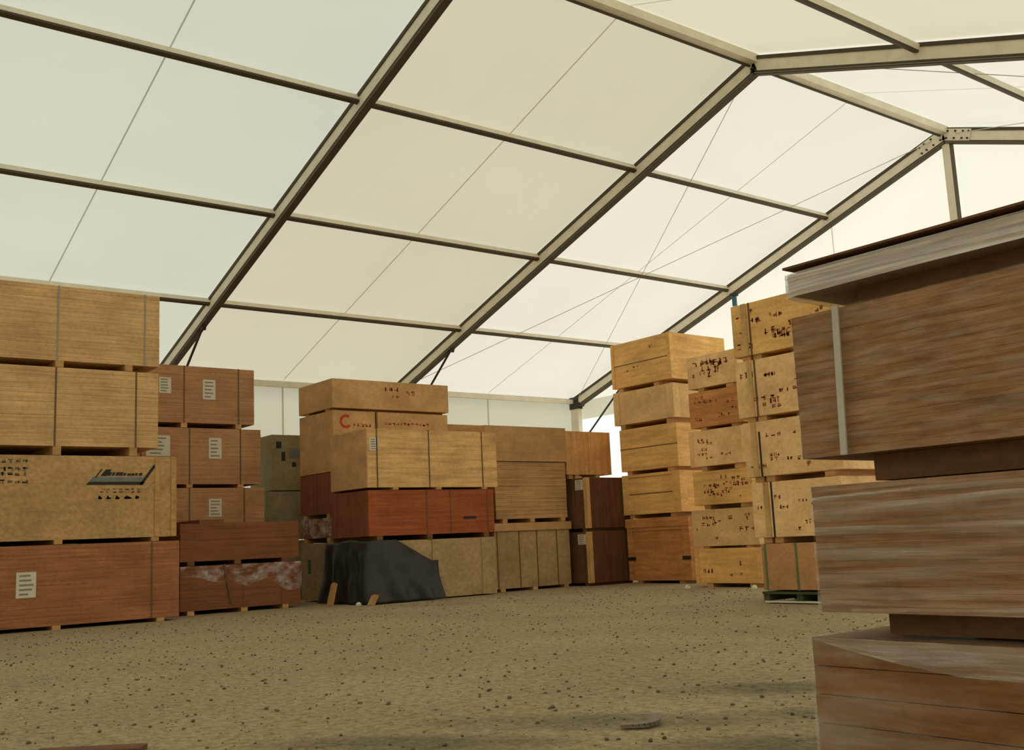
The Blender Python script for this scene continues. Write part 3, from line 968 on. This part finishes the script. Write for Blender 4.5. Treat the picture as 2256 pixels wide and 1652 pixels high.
crate('wooden_crate', 'golden crate with a long bright side, topmost of the left back-row stack', c, (-5.18, -3.70, -3.2, -1.75, 3.51, 4.33), 3.43, W['gold'], G9, mid=(3.92,), skids=(-5.0, -4.1), marks=(3, 0.05), seed=35, posts=0.06)

# ---- back row, second stack
G10 = 'printed crates, middle stack of the back row'
spec10 = [
    ('kraft crate with few marks, on the gravel at the foot of the middle back-row stack', (-2.62, -1.33, 0.06, 0.585), 0, 'gold', (4, 0.05)),
    ('spotted kraft crate just above the bottom crate of the middle back-row stack', (-2.64, -1.34, 0.62, 1.18), 0.585, 'goldpale', (10, 0.05)),
    ('densely printed crate, third from bottom in the middle back-row stack', (-2.56, -1.39, 1.25, 1.77), 1.18, 'gold', (20, 0.045)),
    ('pale crate with few marks, third from top in the middle back-row stack', (-2.57, -1.45, 1.85, 2.41), 1.77, 'kraft', (7, 0.04)),
    ('brownish crate with faint red print, second from top in the middle back-row stack', (-2.53, -1.45, 2.46, 3.02), 2.41, 'goldred', (8, 0.05)),
    ('kraft crate with large brown letters, topmost of the middle back-row stack', (-2.52, -1.50, 3.08, 3.59), 3.02, 'kraft', (12, 0.065)),
]
for i, (lab, (a, b, z0, z1), zb, mt, mk) in enumerate(spec10):
    crate('wooden_crate', lab, c, (a, b, -4.1, -2.95, z0, z1), zb, W[mt], G10, posts=0.07 if i in (0, 3) else 0, skids=(a + 0.25, b - 0.2), marks=(mk[0], mk[1] * 1.25), seed=40 + i)

# ---- back row, nearest stack
G11 = 'printed crates, nearest stack of the back row'
spec11 = [
    ('pale crate with a dark upright batten, resting on the brown carton', (0.80, 2.03, 0.74, 1.37), 0.67, 'kraft', (7, 0.04)),
    ('pale printed crate with two dark upright battens, second above the brown carton', (0.75, 2.08, 1.44, 2.08), 1.37, 'kraft', (12, 0.04)),
    ('kraft crate with orange-brown print, second from top in the nearest back-row stack', (0.70, 2.10, 2.14, 2.81), 2.08, 'kraft', (14, 0.05)),
    ('heavily printed kraft crate, highest crate of the back row', (0.70, 2.13, 2.87, 3.50), 2.81, 'gold', (18, 0.055)),
]
for i, (lab, (a, b, z0, z1), zb, mt, mk) in enumerate(spec11):
    r = crate('wooden_crate', lab, c, (a, b, -6.8, -5.6, z0, z1), zb, W[mt], G11, posts=0.0, skids=(a + 0.17, a + 0.33, b - 0.2), marks=(mk[0], mk[1] * 1.25), seed=60 + i)
    off = (0.28, 0.22, 0.28, 0.26)[i]
    MB().box(a + off - 0.10, a + off - 0.03, -6.815, -6.799, z0, z1).build('upright_batten', MT['post_pale'], r, bevel=0.003)
    MB().box(a + off, a + off + 0.022, -6.806, -6.799, z0, z1 - (0.12 if i == 1 else 0.0)).build('dark_strap', MT['ink_dark'] if i < 2 else MT['strap'], r)
r = crate('carton', 'brown carton with a green strap, on the pallet under the nearest back-row stack', 'carton', (0.87, 1.95, -6.8, -5.7, 0.15, 0.67), 0.135, W['carton'], G11, seed=70)
strap_ring(r, (0.87, 1.95, -6.8, -5.7, 0.15, 0.67), 'y', 1.36, 0.03, MT['strap_green'])
strap_ring(r, (0.87, 1.95, -6.8, -5.7, 0.15, 0.67), 'y', 0.93, 0.03, MT['strap_green'])
r = thing('pallet', 'greenish pallet with a pale bottom board under the brown carton', 'pallet', (1.41, -6.25, 0))
gm = wood('green_stained_timber', lin(78, 82, 52), 'plank', 0.25)
mb = MB()
for k in range(6):
    mb.box(0.86, 1.96, -6.82 + k * 0.19, -6.82 + k * 0.19 + 0.15, 0.105, 0.132)
mb.build('deck', gm, r)
for xx in (0.90, 1.36, 1.90):
    MB().box(xx - 0.04, xx + 0.04, -6.80, -5.70, 0.03, 0.105).build('stringer', gm, r)
for yy in (-6.78, -6.25, -5.76):
    MB().box(0.90, 1.94, yy - 0.05, yy + 0.05, 0.012, 0.03).build('bottom_board', MT['paper'] if yy < -6.7 else gm, r)

# ---- film-wrapped stack in front on the right (faces -Y)
G12 = 'film-wrapped packs in the near right stack'
YN = -13.95
for lab, B, zb, mt, fm, kw in (
    ('umber board pack under clear film, bottom of the near right stack', (6.845, 9.2, YN, -12.7, 0.08, 0.495), 0, 'umber', 'film_thin', dict(amp=0.010, streak=3.0, seed=1)),
    ('brown board pack in streaky white film, second from bottom of the near right stack', (6.895, 9.2, YN, -12.7, 0.572, 0.945), 0.503, 'wrapbrown', 'film', dict(amp=0.016, streak=6.0, seed=2)),
    ('brown board pack with a grey upright strap, second from top of the near right stack', (6.875, 9.2, YN, -12.7, 1.032, 1.475), 0.953, 'wrapbrown', 'film_fine', dict(amp=0.010, streak=9.0, seed=3)),
    ('thin pack wrapped in dull grey film, topmost of the near right stack', (6.875, 9.2, YN, -12.7, 1.548, 1.612), 1.483, 'wrapgrey', 'film_grey', dict(amp=0.014, streak=4.0, seed=4, zlo=0.008))):
    r = thing('wrapped_pack', lab, 'wrapped pack', ((B[0] + B[1]) / 2, (B[2] + B[3]) / 2, zb), G12)
    layered(B, {'umber': 5, 'wrapgrey': 3}.get(mt, 20), 0.0045 if mt == 'umber' else 0.0012, 0.0025 if mt == 'umber' else 0.0006, random.Random(int(B[4] * 100))).build('board_stack', W[mt], r)
    wrap_shell(r, B, MT[fm], nu=150, nv=26, **kw)
    for yy in (YN + 0.16, (YN - 12.7) / 2, -12.86):
        MB().box(7.05, 9.1, yy - 0.05, yy + 0.05, zb + 0.001, B[4] - 0.001).build('bearer', MT['bearer_dark'], r)
    if mt == 'umber':
        def wedge(u, v):
            lo = (0.0, 0.035, 0.065, 0.085, 0.088, 0.085, 0.07, 0.06)[min(7, int(u * 7.999))]
            hi = (0.035, 0.065, 0.085, 0.088, 0.085, 0.07, 0.06, 0.05)[min(7, int(u * 7.999))]
            k = u * 8 - int(u * 7.999)
            return (6.84 + u * 1.3, YN - 0.026 - 0.006 * noise.noise(Vector((u * 14, v * 5, 2.0))), 0.500 - v * (lo + (hi - lo) * min(1, k)))
        MB().grid(wedge, 48, 8).build('torn_film', MT['film_fold'], r, smooth=True)
    if mt == 'wrapbrown' and fm == 'film':
        for pa, pb_, w_ in (((6.912, 0.863), (8.2, 0.912), 0.026), ((6.915, 0.815), (8.0, 0.806), 0.016), ((7.02, 0.578), (8.1, 0.600), 0.014), ((6.915, 0.905), (7.25, 0.915), 0.012)):
            n_ = 30
            fl = MB().grid(lambda u, v: (pa[0] + (pb_[0] - pa[0]) * u,
                                         YN - 0.024 - 0.016 * sin(pi * v) * (0.6 + 0.5 * noise.noise(Vector((u * 9, v * 2, w_ * 90)))),
                                         pa[1] + (pb_[1] - pa[1]) * u + (v - 0.5) * w_ * (1 + 0.7 * noise.noise(Vector((u * 5, 3.0, w_ * 70))))), n_, 6)
            fl.build('film_fold', MT['film_fold'], r, smooth=True)
    if 'grey upright' in lab:
        MB().bar((7.045, YN - 0.030, 1.03), (7.06, YN - 0.030, 1.475), 0.022, 0.006, (0, 1, 0)).build('strap', MT['strap_white'], r)
    if 'topmost' in lab:
        MB().box(6.874, 9.21, YN - 0.02, -12.69, 1.629, 1.636).build('top_sheet', W['dark'], r)

# ------------------------------------------------------------------ things on the ground
pts = []
for k in range(13):
    a = k / 12
    pts.append((5.40 + 0.075 * sin(a * pi), -13.40 + 0.21 * a, 0.016 + 0.018 * (a ** 2)))
st = MB()
for i in range(12):
    st.bar(pts[i], pts[i + 1], 0.05, 0.012)
tag(st.build('bent_strip', plain('grey_brown_strip', lin(128, 112, 96), 0.6), None, org=(5.42, -13.3, 0)), 'short bent grey strip lying on the damp gravel', 'strip')
tag(MB().bar((3.85, -15.40, 0.012), (4.13, -15.03, 0.012), 0.12, 0.024).build('board_offcut', W['dark'], None, org=(4.0, -15.2, 0), bevel=0.003),
    'dark board offcut on the gravel at the lower left', 'board')
rr = random.Random(12)
for lab, x, y, s in (('white crumb on the gravel by the middle back-row stack foot', -2.53, -4.42, 0.05),
                     ('white crumb on the gravel between the middle back-row stack and pallet', -1.29, -4.36, 0.05),
                     ('small white scrap on the gravel in front of the tarpaulin', -5.0, -8.75, 0.05)):
    mb = MB()
    n = 7
    prof = [(0.0, 1.0), (0.5, 0.9), (0.85, 0.35)]
    rings = []
    for zf, rf in prof:
        rings.append([(x + s * rf * cos(2 * pi * k / n) * rr.uniform(0.7, 1.2), y + s * rf * sin(2 * pi * k / n) * rr.uniform(0.7, 1.2), s * zf * 1.2) for k in range(n)])
    for a in range(2):
        for k in range(n):
            mb.quad([rings[a][k], rings[a][(k + 1) % n], rings[a + 1][(k + 1) % n], rings[a + 1][k]])
    mb.quad(rings[2])
    tag(mb.build('white_scrap', MT['paper'], None, org=(x, y, 0)), lab, 'scrap')

pb = MB()
ico = [Vector(p).normalized() for p in [(0, 1, 1.618), (0, -1, 1.618), (0, 1, -1.618), (0, -1, -1.618), (1, 1.618, 0), (-1, 1.618, 0), (1, -1.618, 0), (-1, -1.618, 0), (1.618, 0, 1), (-1.618, 0, 1), (1.618, 0, -1), (-1.618, 0, -1)]]
icf = [(0, 1, 8), (0, 8, 4), (0, 4, 5), (0, 5, 9), (0, 9, 1), (1, 6, 8), (8, 6, 10), (8, 10, 4), (4, 10, 2), (4, 2, 5), (5, 2, 11), (5, 11, 9), (9, 11, 7), (9, 7, 1), (1, 7, 6), (3, 6, 7), (3, 7, 11), (3, 11, 2), (3, 2, 10), (3, 10, 6)]
rr = random.Random(21)
for k in range(6500):
    # denser towards the camera's end of the floor
    q = rr.random()
    x, y = rr.uniform(-4.9, 8.0), -15.6 + 11.2 * q ** 1.3
    if x < -1.5 and y < -15.0:
        continue
    if (0.7 < x < 2.2 and -7 < y < -5.4) or (3.6 < x < 4.3 and -15.6 < y < -14.8) or (5.3 < x < 5.6 and -13.5 < y < -13.1):
        continue
    if 6.7 < x and -14.1 < y < -12.5:
        continue
    s = 0.0035 + 0.010 * rr.random() ** 3
    n0 = len(pb.v)
    fl = rr.uniform(0.5, 0.9)
    for p_ in ico:
        j = rr.uniform(0.8, 1.2)
        pb.v.append((x + p_.x * s * j, y + p_.y * s * j, s * fl * 0.45 + p_.z * s * fl * j))
    pb.f += [tuple(n0 + i for i in t3) for t3 in icf]
tag(pb.build('gravel', MT['pebble'], None), 'loose grey pebbles scattered over the gravel floor', 'gravel', kind='stuff')
